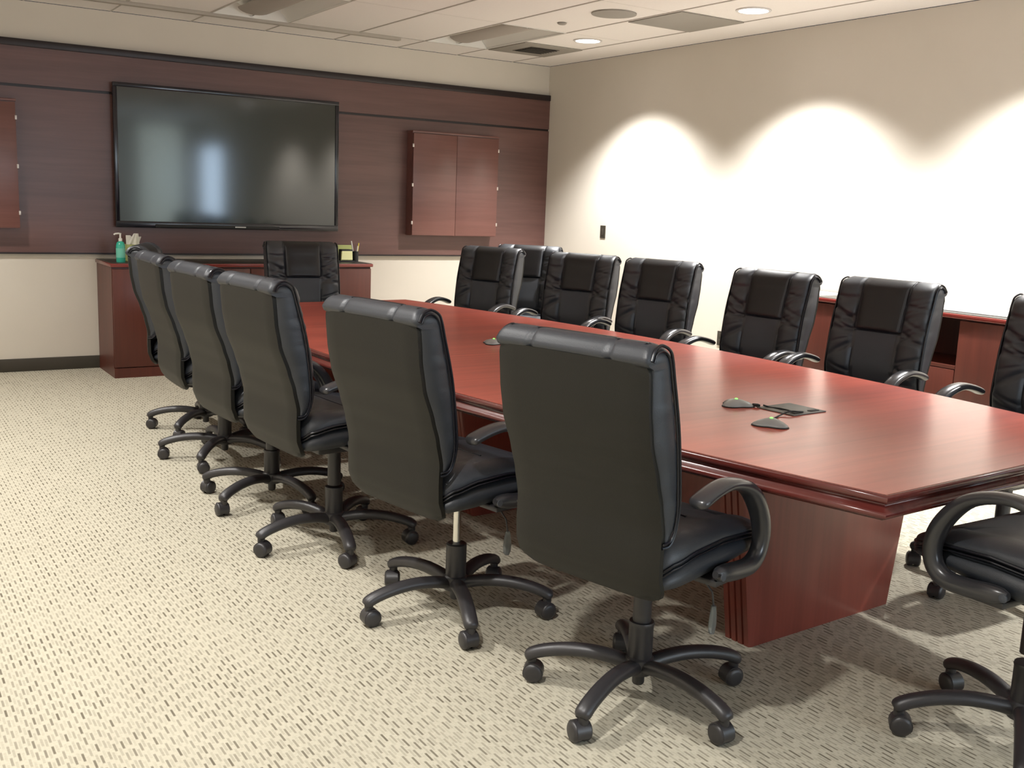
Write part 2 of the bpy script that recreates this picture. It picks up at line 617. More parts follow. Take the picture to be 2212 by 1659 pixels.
def downlight(x, y, label, first=[None]):
    if first[0] is None:
        t = thing('recessed_downlight', '', 'downlight')
        mb = MB()
        mb.lathe([(0.100, -0.004), (0.118, -0.003), (0.118, 0.003), (0.100, 0.004)], n=40)
        mb.f = [f for f in mb.f if len(f) == 4]
        mb.rings([[(0.1 * cos(2 * pi * k / 40), 0.1 * sin(2 * pi * k / 40), z) for k in range(40)] for z in (-0.004, 0.004)], caps=False)
        mb.build('trim_ring', M_trimring, t)
        MB().lathe([(0.0005, -0.0015), (0.099, -0.0015), (0.099, 0.002), (0.0005, 0.002)], n=40).build('lens', M_lamp, t)
        first[0] = t
    else:
        t = copy_tree(first[0])
    t.location = (x, y, H)
    tag(t, label, 'downlight', 'round downlights along the side walls')
    return t


rl = ['lit round downlight beside the square ceiling vent, farthest along the right wall',
      'lit round downlight beyond the flat grey ceiling panel, near the right wall',
      'lit round downlight by the right wall above the side credenza',
      'lit round downlight by the right wall above the nearest chairs']
ll = ['lit round downlight on the left side above the far credenza end',
      'lit round downlight on the left side over the far chairs',
      'lit round downlight on the left side over the middle of the aisle',
      'lit round downlight on the left side over the nearest chair']
WARM = (1.0, 0.985, 0.965)
WARM2 = (1.0, 0.975, 0.935)
for y, lb in zip(RIGHT_Y, rl):
    downlight(RIGHT_X, y, lb)
    spot('downlight_beam', (RIGHT_X, y, H - 0.02), LAMP_W * 3.1, WARM)
for y, lb in zip(LEFT_Y, ll):
    downlight(LEFT_X, y, lb)
    spot('downlight_beam', (LEFT_X, y, H - 0.02), LAMP_W * 1.5, WARM2)

# square vent, flat return panel, speaker, detector
t = tag(B(4.905, 5.50, 7.53, 8.12, H - 0.007, H + 0.003, bev=0.002).build('ceiling_vent', M_vent), 'square grey ceiling air vent with dark louvre in the middle', 'vent')
lv = MB()
for k in range(7):
    y = 7.68 + k * 0.04
    lv.rings([[(x, y, H - 0.016), (x, y + 0.026, H - 0.008), (x, y + 0.028, H - 0.010), (x, y + 0.002, H - 0.018)] for x in (5.07, 5.34)])
lv.box(5.06, 5.35, 7.66, 7.97, H - 0.0095, H - 0.006)
lv.build('louvre', M_ventd, t, smooth=False)
tag(B(4.905, 5.50, 5.60, 6.17, H - 0.006, H + 0.003, bev=0.002).build('ceiling_return_panel', M_vent), 'flat square grey perforated return panel set in the ceiling', 'vent panel')
t = thing('ceiling_speaker', 'round grey ceiling speaker grille left of the flat square panel', 'speaker', (4.64, 6.0, H))
MB().lathe([(0.001, -0.010), (0.10, -0.009), (0.142, -0.004), (0.142, 0.003), (0.001, 0.003)], n=40).build('grille', M_vent, t)
MB().lathe([(0.1425, -0.007), (0.158, -0.005), (0.158, 0.003), (0.1425, 0.003)], n=40).build('rim', M_vent, t)
t = thing('smoke_detector', 'small round grey detector on the ceiling near the recessed panel', 'detector', (4.60, 6.57, H))
MB().lathe([(0.001, -0.012), (0.024, -0.011), (0.033, -0.006), (0.036, 0.0), (0.001, 0.0)], n=28).build('body', M_vent, t)

# ------------------------------------------------------------------ television
TX0, TX1, TZ0, TZ1, TY = 1.822, 3.690, 1.122, 2.228, 8.565
tv = thing('wall_television', 'large black flat-screen television mounted on the wood-panelled wall', 'television', ((TX0 + TX1) / 2, TY, TZ0))
cx = (TX0 + TX1) / 2
fr = MB()
hw, hh = (TX1 - TX0) / 2, TZ1 - TZ0
bz = 0.032
fr.box(-hw, hw, 0, 0.03, hh - bz, hh, bev=0.004).box(-hw, hw, 0, 0.03, 0, 0.05, bev=0.004)
fr.box(-hw, -hw + bz, 0, 0.03, 0.05, hh - bz, bev=0.004).box(hw - bz, hw, 0, 0.03, 0.05, hh - bz, bev=0.004)
fr.build('bezel', M_bezel, tv)
B(-hw + 0.02, hw - 0.02, 0.008, 0.026, 0.03, hh - 0.02).build('screen', M_screen, tv, smooth=False)
bk = MB()
bk.box(-hw + 0.01, hw - 0.01, 0.026, 0.055, 0.01, hh - 0.01, bev=0.006).box(-0.45, 0.45, 0.05, D - PT - TY - 0.001, 0.25, 0.85)
bk.build('back_housing', M_black, tv)
sb = MB()
sb.box(-hw * 0.68, hw * 0.42, -0.012, 0.002, 0.004, 0.030, bev=0.005)
sb.build('speaker_bar', M_black, tv)
B(0.01, 0.10, -0.0145, -0.0115, 0.014, 0.023).build('logo', M_logo, tv, smooth=False)


# ------------------------------------------------------------------ wall cabinets
def wall_cabinet(x0, label):
    t = thing('wall_cabinet', label, 'cabinet', (x0, D - PT, 1.10), 0, 'wall cabinets on the wood panelling')
    W, HH, DP = 0.905, 0.92, 0.125
    b = MB()
    b.box(0, W, -DP + 0.022, -0.0005, 0, HH)
    b.build('body', M_panelv, t, smooth=False)
    B(-0.006, W + 0.006, -DP + 0.004, -0.001, HH, HH + 0.018, bev=0.003).build('top_board', M_panelv, t)
    for s in (0, 1):
        xa = 0.002 if s == 0 else W / 2 + 0.0015
        d = B(xa, xa + W / 2 - 0.0035, -DP, -DP + 0.02, 0.004, HH - 0.006, bev=0.0015).build('door', M_panelv, t)
        for z in (0.10, 0.44, 0.79):
            hx = 0.0 if s == 0 else W
            B(hx - 0.007, hx + 0.007, -DP - 0.0015, -DP + 0.012, z, z + 0.030, bev=0.001).build('hinge', M_hinge, d)
    return t


wall_cabinet(4.388, 'two-door mahogany wall cabinet right of the television')
wall_cabinet(0.225, 'two-door mahogany wall cabinet left of the television, cut by the photo edge')


# ------------------------------------------------------------------ credenzas
def credenza_top(t, W, DP, Z, name='top'):
    # local: x along the length, -y front
    e = MB()
    e.box(-0.012, W + 0.012, -DP - 0.012, -0.001, Z - 0.03, Z - 0.003, bev=0.006)
    e.build('top_edge', M_rededge, t)
    B(-0.002, W + 0.002, -DP - 0.002, -0.003, Z - 0.01, Z, bev=0.001).build('top', M_laminate, t)


CX0, CX1, CY0, CZ = 1.685, 3.80, 8.105, 0.872
t = thing('credenza', 'long mahogany credenza against the far wall below the television', 'credenza', (CX0, D - 0.0125, 0))
W, DP = CX1 - CX0, D - 0.0125 - CY0
b = MB()
b.box(0, W, -DP + 0.022, 0, 0.075, CZ - 0.03).box(0.0, W, -DP + 0.004, 0, 0.0, 0.075)
b.build('body', M_cred, t, smooth=False)
credenza_top(t, W, DP, CZ)
for k in range(4):
    xa = k * W / 4
    d = B(xa + 0.003, xa + W / 4 - 0.003, -DP, -DP + 0.02, 0.082, CZ - 0.045, bev=0.0015).build('door', M_cred, t)
    hx = xa + (W / 4 - 0.03 if k % 2 == 0 else 0.03)
    MB().tube([(hx, -DP - 0.001, 0.62), (hx, -DP - 0.022, 0.63), (hx, -DP - 0.022, 0.71), (hx, -DP - 0.001, 0.72)], 0.004, n=8, up=(1, 0, 0)).build('handle', M_steel, d)

# side credenza along the right wall (local x runs towards the camera)
SY1, SY0, SXF, SZ = 5.42, 1.55, 5.452, 0.888
t = thing('credenza', 'long mahogany credenza with an open shelf along the right wall', 'credenza', (RX - 0.0125, SY1, 0), radians(-90))
W, DP = SY1 - SY0, RX - 0.0125 - SXF
b = MB()
n0, n1 = 1.05, 1.80       # open niche
b.box(0, W, -DP + 0.004, 0, 0, 0.075)
b.box(0, n0, -DP + 0.022, 0, 0.075, SZ - 0.03).box(n1, W, -DP + 0.022, 0, 0.075, SZ - 0.03)
b.box(n0, n1, -0.02, 0, 0.075, SZ - 0.03).box(n0, n1, -DP + 0.002, 0, 0.56, 0.58).box(n0, n1, -DP + 0.022, -0.02, 0.075, 0.56)
b.build('body', M_cred, t, smooth=False)
credenza_top(t, W, DP, SZ)
cuts = [(0.0, n0 / 2), (n0 / 2, n0), (n1, n1 + 0.52), (n1 + 0.52, n1 + 1.04), (n1 + 1.04, n1 + 1.56), (n1 + 1.56, W)]
for a, c in cuts:
    B(a + 0.003, c - 0.003, -DP, -DP + 0.02, 0.082, SZ - 0.04, bev=0.0015).build('door', M_cred, t)
B(n0 + 0.003, n1 - 0.003, -DP, -DP + 0.02, 0.082, 0.555, bev=0.0015).build('drawer', M_cred, t)

# ------------------------------------------------------------------ conference table
TA = radians(3.0)
T0 = Vector((2.706, 3.985, 0))
table = thing('conference_table', 'long boat-shaped mahogany conference table in the middle of the room', 'table', T0, TA)
ZT = 0.74
LH, WE, WM = 2.385, 0.685, 0.940     # half length, half width at ends / middle
NSEG = 28


def outline(off):
    """boat outline offset inwards by off"""
    pts = []
    for k in range(NSEG + 1):
        y = -LH + 2 * LH * k / NSEG
        ww = WE + (WM - WE) * (1 - (y / LH) ** 2)
        sc = (LH - off) / LH
        pts.append((ww - off, y * sc))
    for k in range(NSEG + 1):
        y = LH - 2 * LH * k / NSEG
        ww = WE + (WM - WE) * (1 - (y / LH) ** 2)
        sc = (LH - off) / LH
        pts.append((-(ww - off), y * sc))
    return pts


def ring_at(off, z):
    return [(x, y, z) for x, y in outline(off)]


MB().rings([ring_at(0.012, ZT - 0.02), ring_at(0.012, ZT)]).build('tabletop', M_table, table, smooth=False)
prof = [(0.0115, -0.001), (0.006, 0.0), (0.002, -0.003), (0.0, -0.008), (0.0, -0.014), (0.003, -0.020), (0.012, -0.023), (0.016, -0.027), (0.015, -0.032),
        (0.010, -0.037), (0.006, -0.044), (0.002, -0.047), (0.000, -0.052), (0.001, -0.058), (0.006, -0.063), (0.018, -0.066), (0.024, -0.072), (0.035, -0.075), (0.20, -0.075), (0.20, -0.022)]
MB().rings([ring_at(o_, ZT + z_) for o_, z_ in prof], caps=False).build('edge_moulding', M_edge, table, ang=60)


def pedestal(yc, name):
    b = MB()
    # tapering slab, narrower at the floor, fluted on both narrow sides
    t2 = 0.055
    def half(z, inset=0.0):
        return 0.381 + 0.105 * z / 0.66 - inset
    rg = []
    for z in (0.0, 0.30, 0.655):
        h = half(z)
        side = []
        nf = 4
        y0, y1 = -t2, t2
        ring = []
        # front edge then fluted right side, back edge, fluted left side
        fl = []
        for k in range(nf):
            a = y0 + (y1 - y0) * k / nf
            b_ = y0 + (y1 - y0) * (k + 1) / nf
            for u, dpt in ((0.0, 0.010), (0.15, 0.0), (0.85, 0.0), (1.0, 0.010)):
                fl.append((a + (b_ - a) * u, dpt))
        for yy, dp in fl:
            ring.append((h - dp, yy, z))
        for yy, dp in fl[::-1]:
            ring.append((-h + dp, yy, z))
        rg.append([(x + 0.035, y + yc, zz) for x, y, zz in ring])
    b.rings(rg)
    return b.build('pedestal', M_ped, table, ang=25)


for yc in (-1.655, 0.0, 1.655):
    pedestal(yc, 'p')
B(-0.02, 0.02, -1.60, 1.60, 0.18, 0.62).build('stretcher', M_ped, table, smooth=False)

# power plate flush in the table top
pl = thing('table_power_plate', 'flat square black cable plate set in the tabletop', 'cable plate', (2.79, 2.468, ZT), TA)
B(-0.088, 0.088, -0.082, 0.082, 0.0, 0.004, bev=0.0015).build('plate', M_plate, pl)
for sx in (-0.045, 0.045):
    B(sx - 0.022, sx + 0.022, -0.068, -0.050, 0.004, 0.0062, bev=0.0008).build('cable_slot', M_black, pl)


def microphone(x, y, rz, label, scale=1.0, first=[None]):
    if first[0] is None:
        t = thing('table_microphone', '', 'microphone')
        rg = []
        prof_ = [(0.060, 0.0), (0.062, 0.004), (0.060, 0.008), (0.045, 0.017), (0.024, 0.024), (0.004, 0.027)]
        for r, z in prof_:
            ring = []
            for k in range(36):
                a = 2 * pi * k / 36
                # rounded triangle
                rr = r * (1 + 0.20 * cos(3 * a) * min(1, r / 0.05))
                ring.append((rr * cos(a) * 0.92, rr * sin(a) * 0.92, z))
            rg.append(ring)
        MB().rings(rg).build('body', M_mic, t, ang=60)
        rg = []
        for r, z in ((0.064, 0.0), (0.066, 0.002), (0.063, 0.0042)):
            rg.append([(r * (1 + 0.20 * cos(3 * 2 * pi * k / 36)) * cos(2 * pi * k / 36) * 0.92, r * (1 + 0.20 * cos(3 * 2 * pi * k / 36)) * sin(2 * pi * k / 36) * 0.92, z) for k in range(36)])
        MB().rings(rg).build('base_rim', M_black, t)
        MB().lathe([(0.0005, 0.0), (0.006, 0.0), (0.006, 0.003), (0.003, 0.0045), (0.0005, 0.0045)], (0, 0, 0.0255), n=14).build('status_light', M_led, t)
        MB().lathe([(0.0065, 0.0), (0.0065, 0.022), (0.0035, 0.03)], (0.062, 0, 0.0085), n=12, axis='x').build('cable_boot', M_black, t)
        first[0] = t
    else:
        t = copy_tree(first[0])
    t.location = (x, y, ZT)
    t.rotation_euler = (0, 0, rz)
    t.scale = (scale,) * 3
    tag(t, label, 'microphone', 'conference microphones with green lights')
    return t


m1 = microphone(2.655, 2.605, radians(-48), 'grey tabletop microphone with green light left of the square plate', 0.92)
m2 = microphone(2.515, 2.305, radians(35), 'grey tabletop microphone with green light nearest the camera', 0.92)
m3 = microphone(2.665, 4.27, radians(-20), 'grey tabletop microphone with green light half hidden behind a chair back', 0.92)


def cord(name, pts, label, r=0.0028):
    o = MB().tube(spline(pts, 8), r, n=8).build(name, M_black)
    return tag(o, label, 'cable')


zc = ZT + 0.0045
cord('microphone_cable', [(2.718, 2.535, zc + 0.006), (2.735, 2.515, zc), (2.742, 2.48, zc + 0.002), (2.738, 2.44, zc + 0.004), (2.742, 2.412, zc + 0.002)],
     'short black cable from the far-left microphone to the plate')
cord('microphone_cable', [(2.588, 2.355, zc + 0.006), (2.61, 2.375, zc), (2.66, 2.40, zc), (2.71, 2.405, zc + 0.008), (2.745, 2.398, zc + 0.006), (2.775, 2.402, zc + 0.002)],
     'short black cable from the nearest microphone to the plate')


# ------------------------------------------------------------------ the executive chair
S_TAB = [(0.43, -0.262), (0.46, -0.280), (0.50, -0.294), (0.56, -0.296), (0.62, -0.294), (0.70, -0.311), (0.76, -0.330), (0.865, -0.368), (0.95, -0.383), (1.06, -0.392)]
F_TAB = [(0.575, -0.272), (0.595, -0.250), (0.63, -0.226), (0.69, -0.214), (0.82, -0.229), (0.93, -0.252), (1.03, -0.277), (1.07, -0.288), (1.11, -0.300)]


def srear(z):
    return interp(S_TAB, z)


def ffront(z):
    return interp(F_TAB, z)


def chair_parts(t, piston=False):
    # --- back shell
    rg = []
    zs = [0.428 + (1.060 - 0.428) * k / 44 for k in range(45)]
    for k, z in enumerate(zs):
        w_ = 0.246
        if z < 0.47:
            w_ = 0.246 - 0.05 * (1 - sqrt(max(0, 1 - ((0.47 - z) / 0.043) ** 2)))
        if z > 1.03:
            w_ = 0.246 - 0.02 * (1 - sqrt(max(0, 1 - ((z - 1.03) / 0.032) ** 2)))
        th = 0.024 if 0.44 < z < 1.05 else 0.016
        ring = []
        n = 14
        for j in range(n + 1):
            y = -w_ + 2 * w_ * j / n
            e = max(0.0, (abs(y) - (w_ - 0.012)) / 0.012)
            ring.append((srear(z) - 0.004 * (1 - (y / w_) ** 2) + 0.007 * e ** 2, y, z))
        for j in range(n + 1):
            y = w_ - 2 * w_ * j / n
            ring.append((srear(z) + th, y * 0.995, z))
        rg.append(ring)
    shell = MB().rings(rg).build('back_shell', M_back, t, ang=50)

    # --- leather back cushion, wrapped over the top
    rnd = random.Random(5)
    wr_ = [(rnd.uniform(0.60, 1.02), rnd.choice((-1, 1)), rnd.uniform(0.006, 0.012), rnd.uniform(-0.55, 0.55), rnd.uniform(0.004, 0.0085)) for _ in range(30)]
    # the deep folds beside the headrest
    wr_ += [(0.895, -1, 0.016, 0.60, 0.019), (0.860, -1, 0.013, 0.05, 0.017), (0.880, 1, 0.014, -0.45, 0.014), (0.835, 1, 0.016, 0.5, 0.015), (0.80, -1, 0.015, -0.6, 0.013), (0.93, 1, 0.013, 0.4, 0.010)]
    Wc, TOP, ZT0 = 0.249, 1.108, 1.062
    rg = []
    zs = [0.575 + 0.004 * k for k in range(int((ZT0 - 0.575) / 0.004))]
    zs += [ZT0 + (TOP - ZT0) * sin(pi / 2 * k / 9) for k in range(10)]
    NF = 64
    hr = []
    for z in zs:
        f = ffront(z)
        r = srear(z) + 0.020
        if z > 1.045:
            r = srear(z) + 0.020 - 0.020 * min(1.0, (z - 1.045) / 0.012)
        w_ = Wc
        if z > ZT0:
            q = sqrt(max(0.0, 1 - ((z - ZT0) / (TOP - ZT0)) ** 2))
            c_ = (f + r) / 2 - 0.006
            hf_ = (f - r) / 2
            f, r = c_ + hf_ * q + 0.006 * q, c_ - hf_ * q
            w_ = Wc - 0.030 * (1 - q)
        if z < 0.60:
            w_ = Wc - 0.02 * (0.60 - z) / 0.025
        ring = []
        ys_ = 0.130 - 0.035 * (1.10 - z)      # seam position
        for j in range(NF + 1):
            y = -w_ + 2 * w_ * j / NF
            ay = abs(y)
            e = max(0.0, (ay - (w_ - 0.022)) / 0.022)
            x = f - 0.020 * (1 - sqrt(max(0, 1 - min(1, e) ** 2)))
            # relief
            fade = 1.0 if z < ZT0 else max(0.0, (TOP - z) / (TOP - ZT0)) ** 0.5
            sg = math.exp(-((ay - ys_) / 0.006) ** 2)
            x -= 0.011 * sg * (1 if z > 0.60 else 0)
            if ay < ys_:
                if z > 0.872:
                    k_ = min(1, (z - 0.872) / 0.02)
                    x += (0.013 * sqrt(max(0, k_ * (2 - k_))) * (1 - (ay / ys_) ** 4)) * fade
                else:
                    x -= 0.009 * (1 - math.exp(-((ys_ - ay) / 0.01) ** 2)) * (1 if z > 0.6 else 0)
                x -= 0.010 * math.exp(-((z - 0.868) / 0.004) ** 2)
            else:
                v = (ay - ys_) / (w_ - ys_)
                x += 0.020 * sin(pi * min(1, v)) ** 0.8 * fade
                for wz, sd, wd, sl, am in wr_:
                    if (y > 0) == (sd > 0):
                        zz = z - wz - sl * (ay - ys_)
                        if abs(zz) < 0.04:
                            x -= am * math.exp(-(zz / wd) ** 2) * (1 - 0.6 * v) * min(1, v * 5 + 0.25) * fade
            ring.append((x, y, z))
        if 0.8745 < z < 1.1075:
            yy = ys_ - 0.005
            k_ = min(1, (z - 0.872) / 0.02)
            hp = []
            for j in range(15):
                y = -yy + 2 * yy * j / 14
                e = 1 - (abs(y) / ys_) ** 4
                hp.append((f + 0.013 * sqrt(max(0, k_ * (2 - k_))) * e * fade - 0.0065 * math.exp(-((yy - abs(y)) / 0.006) ** 2) + 0.0022, y, z + (0.0012 if z > ZT0 else 0)))
            hr.append(hp + [(x - 0.010, y, z) for x, y, z in hp[::-1]])
        for j in range(57):
            y = w_ - 2 * w_ * j / 56
            ay = abs(y)
            x = r
            if z > 1.045:
                x += 0.010 * math.exp(-((ay - 0.129) / 0.007) ** 2)
                x -= 0.004 * sin(pi * min(1, max(0, (z - 1.045) / 0.03)))
            e = max(0.0, (ay - (w_ - 0.012)) / 0.012)
            x += 0.004 * e ** 2
            ring.append((x, y, z))
        rg.append(ring)
    cush = MB().rings(rg).build('back_cushion', M_leather, t, ang=70)
    MB().rings(hr).build('headrest', M_head, cush, ang=60)
    # plain lumbar inset panel
    rg = []
    for k in range(12):
        z = 0.60 + (0.862 - 0.60) * k / 11
        ys_ = 0.130 - 0.035 * (1.10 - z) - 0.011
        rg.append([(ffront(z) - 0.0082 + 0.003 * (1 - (yy / ys_) ** 2), yy, z) for yy in [-ys_ + 2 * ys_ * j / 8 for j in range(9)]]
                  + [(ffront(z) - 0.015, yy, z) for yy in [ys_ - 2 * ys_ * j / 8 for j in range(9)]])
    MB().rings(rg).build('lumbar_panel', M_mesh, cush)
    # piping down both sides
    for s in (-1, 1):
        y = s * 0.2505
        pts = [(-0.284, y * 0.985, 0.586), (-0.262, y, 0.588), (-0.243, y, 0.605), (-0.230, y, 0.64), (-0.224, y, 0.69), (-0.233, y, 0.78), (-0.246, y, 0.87), (-0.262, y, 0.94),
               (-0.284, y, 1.02), (-0.295, y, 1.062), (-0.308, y, 1.088), (-0.335, y * 0.975, 1.102), (-0.365, y * 0.985, 1.093), (-0.383, y, 1.068)]
        MB().tube(spline(pts, 4), 0.0042, n=8, up=(0, 1, 0)).build('piping', M_pipe, cush)
        pts = [(-0.284, y, 0.596), (-0.252, y, 0.602), (-0.236, y, 0.64), (-0.233, y, 0.69), (-0.242, y, 0.78), (-0.255, y, 0.87), (-0.271, y, 0.94), (-0.293, y, 1.02), (-0.305, y, 1.062), (-0.320, y, 1.082), (-0.340, y, 1.090), (-0.362, y, 1.083), (-0.373, y, 1.064)]
        MB().tube(spline(pts, 4), 0.0032, n=8, up=(0, 1, 0)).build('piping', M_pipe, cush)

    # --- seat: lower boxing + upper cushion
    def crease(x):          # height of the piping line along the side
        return interp([(-0.28, 0.488), (-0.225, 0.526), (-0.145, 0.545), (-0.036, 0.553), (0.08, 0.549), (0.144, 0.542), (0.25, 0.515)], x)

    def superring(a, b, cx_, n=64, e=0.30):
        out_ = []
        for k in range(n):
            th = 2 * pi * k / n
            c_, s_ = cos(th), sin(th)
            out_.append((cx_ + a * math.copysign(abs(c_) ** e, c_), b * math.copysign(abs(s_) ** e, s_)))
        return out_

    def topz(x):
        return interp([(-0.275, 0.588), (-0.19, 0.600), (-0.10, 0.599), (0.03, 0.592), (0.12, 0.578), (0.20, 0.560), (0.26, 0.538)], x)
    rg = []
    for k in range(13):
        ph = -pi / 2 + pi * k / 12
        q = max(0.02, cos(ph)) ** 0.36
        ring = []
        for x, y in superring(0.264 * q, 0.258 * q, -0.012):
            zb, zt_ = interp([(-0.28, 0.434), (-0.08, 0.438), (0.0, 0.445), (0.11, 0.462), (0.25, 0.478)], x), crease(x)
            ring.append((x, y, (zb + zt_) / 2 + (zt_ - zb) / 2 * sin(ph)))
        rg.append(ring)
    seat = MB().rings(rg).build('seat', M_leather, t, ang=60)
    rg = []
    for k in range(22):
        ph = -pi / 2 * 0.7 + (pi / 2 * 1.7) * k / 21
        q = max(0.03, cos(ph)) ** (0.34 if ph > 0 else 0.2)
        ring = []
        for x, y in superring(0.262 * q, 0.256 * q, -0.012):
            zc_ = crease(x) + 0.006
            zz = zc_ + ((topz(x) - zc_) if ph > 0 else 0.010) * sin(ph)
            if ph > 0:
                ay = abs(y)
                zz += 0.006 * math.exp(-((ay - 0.205) / 0.035) ** 2)
                zz -= 0.010 * math.exp(-((ay - 0.15) / 0.009) ** 2)
                zz -= 0.0022 * sin(x * 95 + y * 30) * math.exp(-((ay - 0.185) / 0.03) ** 2)
            ring.append((x, y, zz))
        rg.append(ring)
    MB().rings(rg).build('seat_cushion', M_leather, seat, ang=60)
    for s in (-1, 1):
        MB().tube([(x, s * 0.15, topz(x) - 0.0085) for x in [-0.20 + 0.03 * k for k in range(13)]], 0.003, 0.0025, n=6).build('seam', M_pipe, seat)
    sg2 = MB().tube([(-0.03, y, topz(-0.03) + 0.0005) for y in (-0.145, 0.145)], 0.003, 0.0025, n=6).build('seam', M_pipe, seat)
    for dz_, sc, r_ in ((0.003, 1.004, 0.0040), (-0.009, 1.004, 0.0030)):
        pts = [(x, y, crease(x) + dz_) for x, y in superring(0.2625 * sc, 0.2565 * sc, -0.012, n=72)]
        MB().tube(pts, r_, n=6, closed=True).build('piping', M_pipe, seat)

    # --- armrests: open loops
    for s in (-1, 1):
        c = [(-0.205, 0.688), (-0.185, 0.700), (-0.13, 0.716), (-0.07, 0.724), (-0.01, 0.714), (0.045, 0.691), (0.088, 0.650), (0.121, 0.597), (0.134, 0.543), (0.122, 0.496), (0.085, 0.470), (0.03, 0.468), (-0.03, 0.474), (-0.09, 0.482)]
        path = spline([(x, s * 0.287, z) for x, z in c], 4)
        m_ = len(path)
        ra, rb = [], []
        for i in range(m_):
            u = i / (m_ - 1)
            ra.append(0.030 if u < 0.45 else 0.030 - 0.007 * min(1, (u - 0.45) / 0.2))
            rb.append(0.0150 + 0.009 * min(1, max(0, (u - 0.25) / 0.3)))
        for i, q in enumerate((0.15, 0.55, 0.8, 0.93)):
            ra[i] *= q ** 0.5 if i else 0.4
            rb[i] *= q ** 0.5 if i else 0.4
            ra[-1 - i] *= (0.4, 0.75, 0.9, 0.97)[i]
            rb[-1 - i] *= (0.4, 0.75, 0.9, 0.97)[i]
        # keep the frame in the vertical plane: sideways axis = y
        P = path
        rg = []
        for i, p in enumerate(P):
            tg = (P[min(i + 1, m_ - 1)] - P[max(i - 1, 0)]).normalized()
            nrm = Vector((-tg.z, 0, tg.x))
            ring = []
            for k in range(16):
                a = 2 * pi * k / 16
                ca, sa = cos(a), sin(a)
                ring.append(p + Vector((0, 1, 0)) * (ra[i] * math.copysign(abs(ca) ** 0.75, ca)) + nrm * (rb[i] * math.copysign(abs(sa) ** 0.85, sa)))
            rg.append(ring)
        arm = MB().rings(rg).build('armrest', M_arm, t, ang=60)
        br = MB()
        br.box(-0.075, 0.075, min(s * 0.17, s * 0.282), max(s * 0.17, s * 0.282), 0.440, 0.458, bev=0.004)
        br.build('bracket', M_plast, arm)
        MB().lathe([(0.011, 0), (0.011, 0.004), (0.006, 0.006), (0.0005, 0.006)], (-0.09, s * 0.308 - (0.006 if s < 0 else 0), 0.482), n=12, axis='y').build('screw_cap', M_mesh, arm)

    # --- mechanism, back bracket, lever
    mc = MB()
    mc.box(-0.11, 0.10, -0.075, 0.075, 0.388, 0.445, bev=0.010)
    mc.box(-0.17, 0.10, -0.14, 0.14, 0.430, 0.442, bev=0.002)
    mc.build('tilt_mechanism', M_plast, t)
    jb = MB()
    jb.rings([[(x, y, z) for y, z in ((-0.035, z0), (0.035, z0), (0.035, z0 + 0.012), (-0.035, z0 + 0.012))] for x, z0 in ((-0.08, 0.412), (-0.17, 0.405), (-0.225, 0.412), (-0.256, 0.438), (-0.262, 0.50))])
    jb.build('back_bracket', M_plast, t)
    MB().tube([(0.03, -0.07, 0.425), (0.04, -0.16, 0.415), (0.045, -0.20, 0.375), (0.05, -0.205, 0.33)], 0.003, n=8).build('lever', M_plast, t)
    kb = MB()
    kb.rings([[(0.05 + rx_ * cos(2 * pi * k / 12), -0.205 + 0.007 * sin(2 * pi * k / 12), z) for k in range(12)] for rx_, z in ((0.006, 0.335), (0.014, 0.315), (0.019, 0.285), (0.016, 0.262), (0.008, 0.252))])
    kb.build('lever_paddle', M_clear, t)

    # --- column
    if piston:
        MB().lathe([(0.034, 0.10), (0.036, 0.11), (0.036, 0.245), (0.030, 0.25)], n=24).build('column_sleeve', M_plast, t)
        MB().lathe([(0.014, 0.245), (0.014, 0.405)], n=20).build('gas_piston', M_chrome, t)
    else:
        MB().lathe([(0.034, 0.10), (0.036, 0.11), (0.036, 0.228), (0.038, 0.234), (0.036, 0.240), (0.028, 0.241)], n=24).build('column_sleeve', M_plast, t)
        MB().lathe([(0.027, 0.238), (0.027, 0.402)], n=20).build('gas_piston', M_plast, t)
    MB().lathe([(0.015, 0.045), (0.018, 0.05), (0.018, 0.08), (0.040, 0.082), (0.044, 0.095), (0.042, 0.128), (0.036, 0.133)], n=24).build('hub', M_plast, t)
    return t


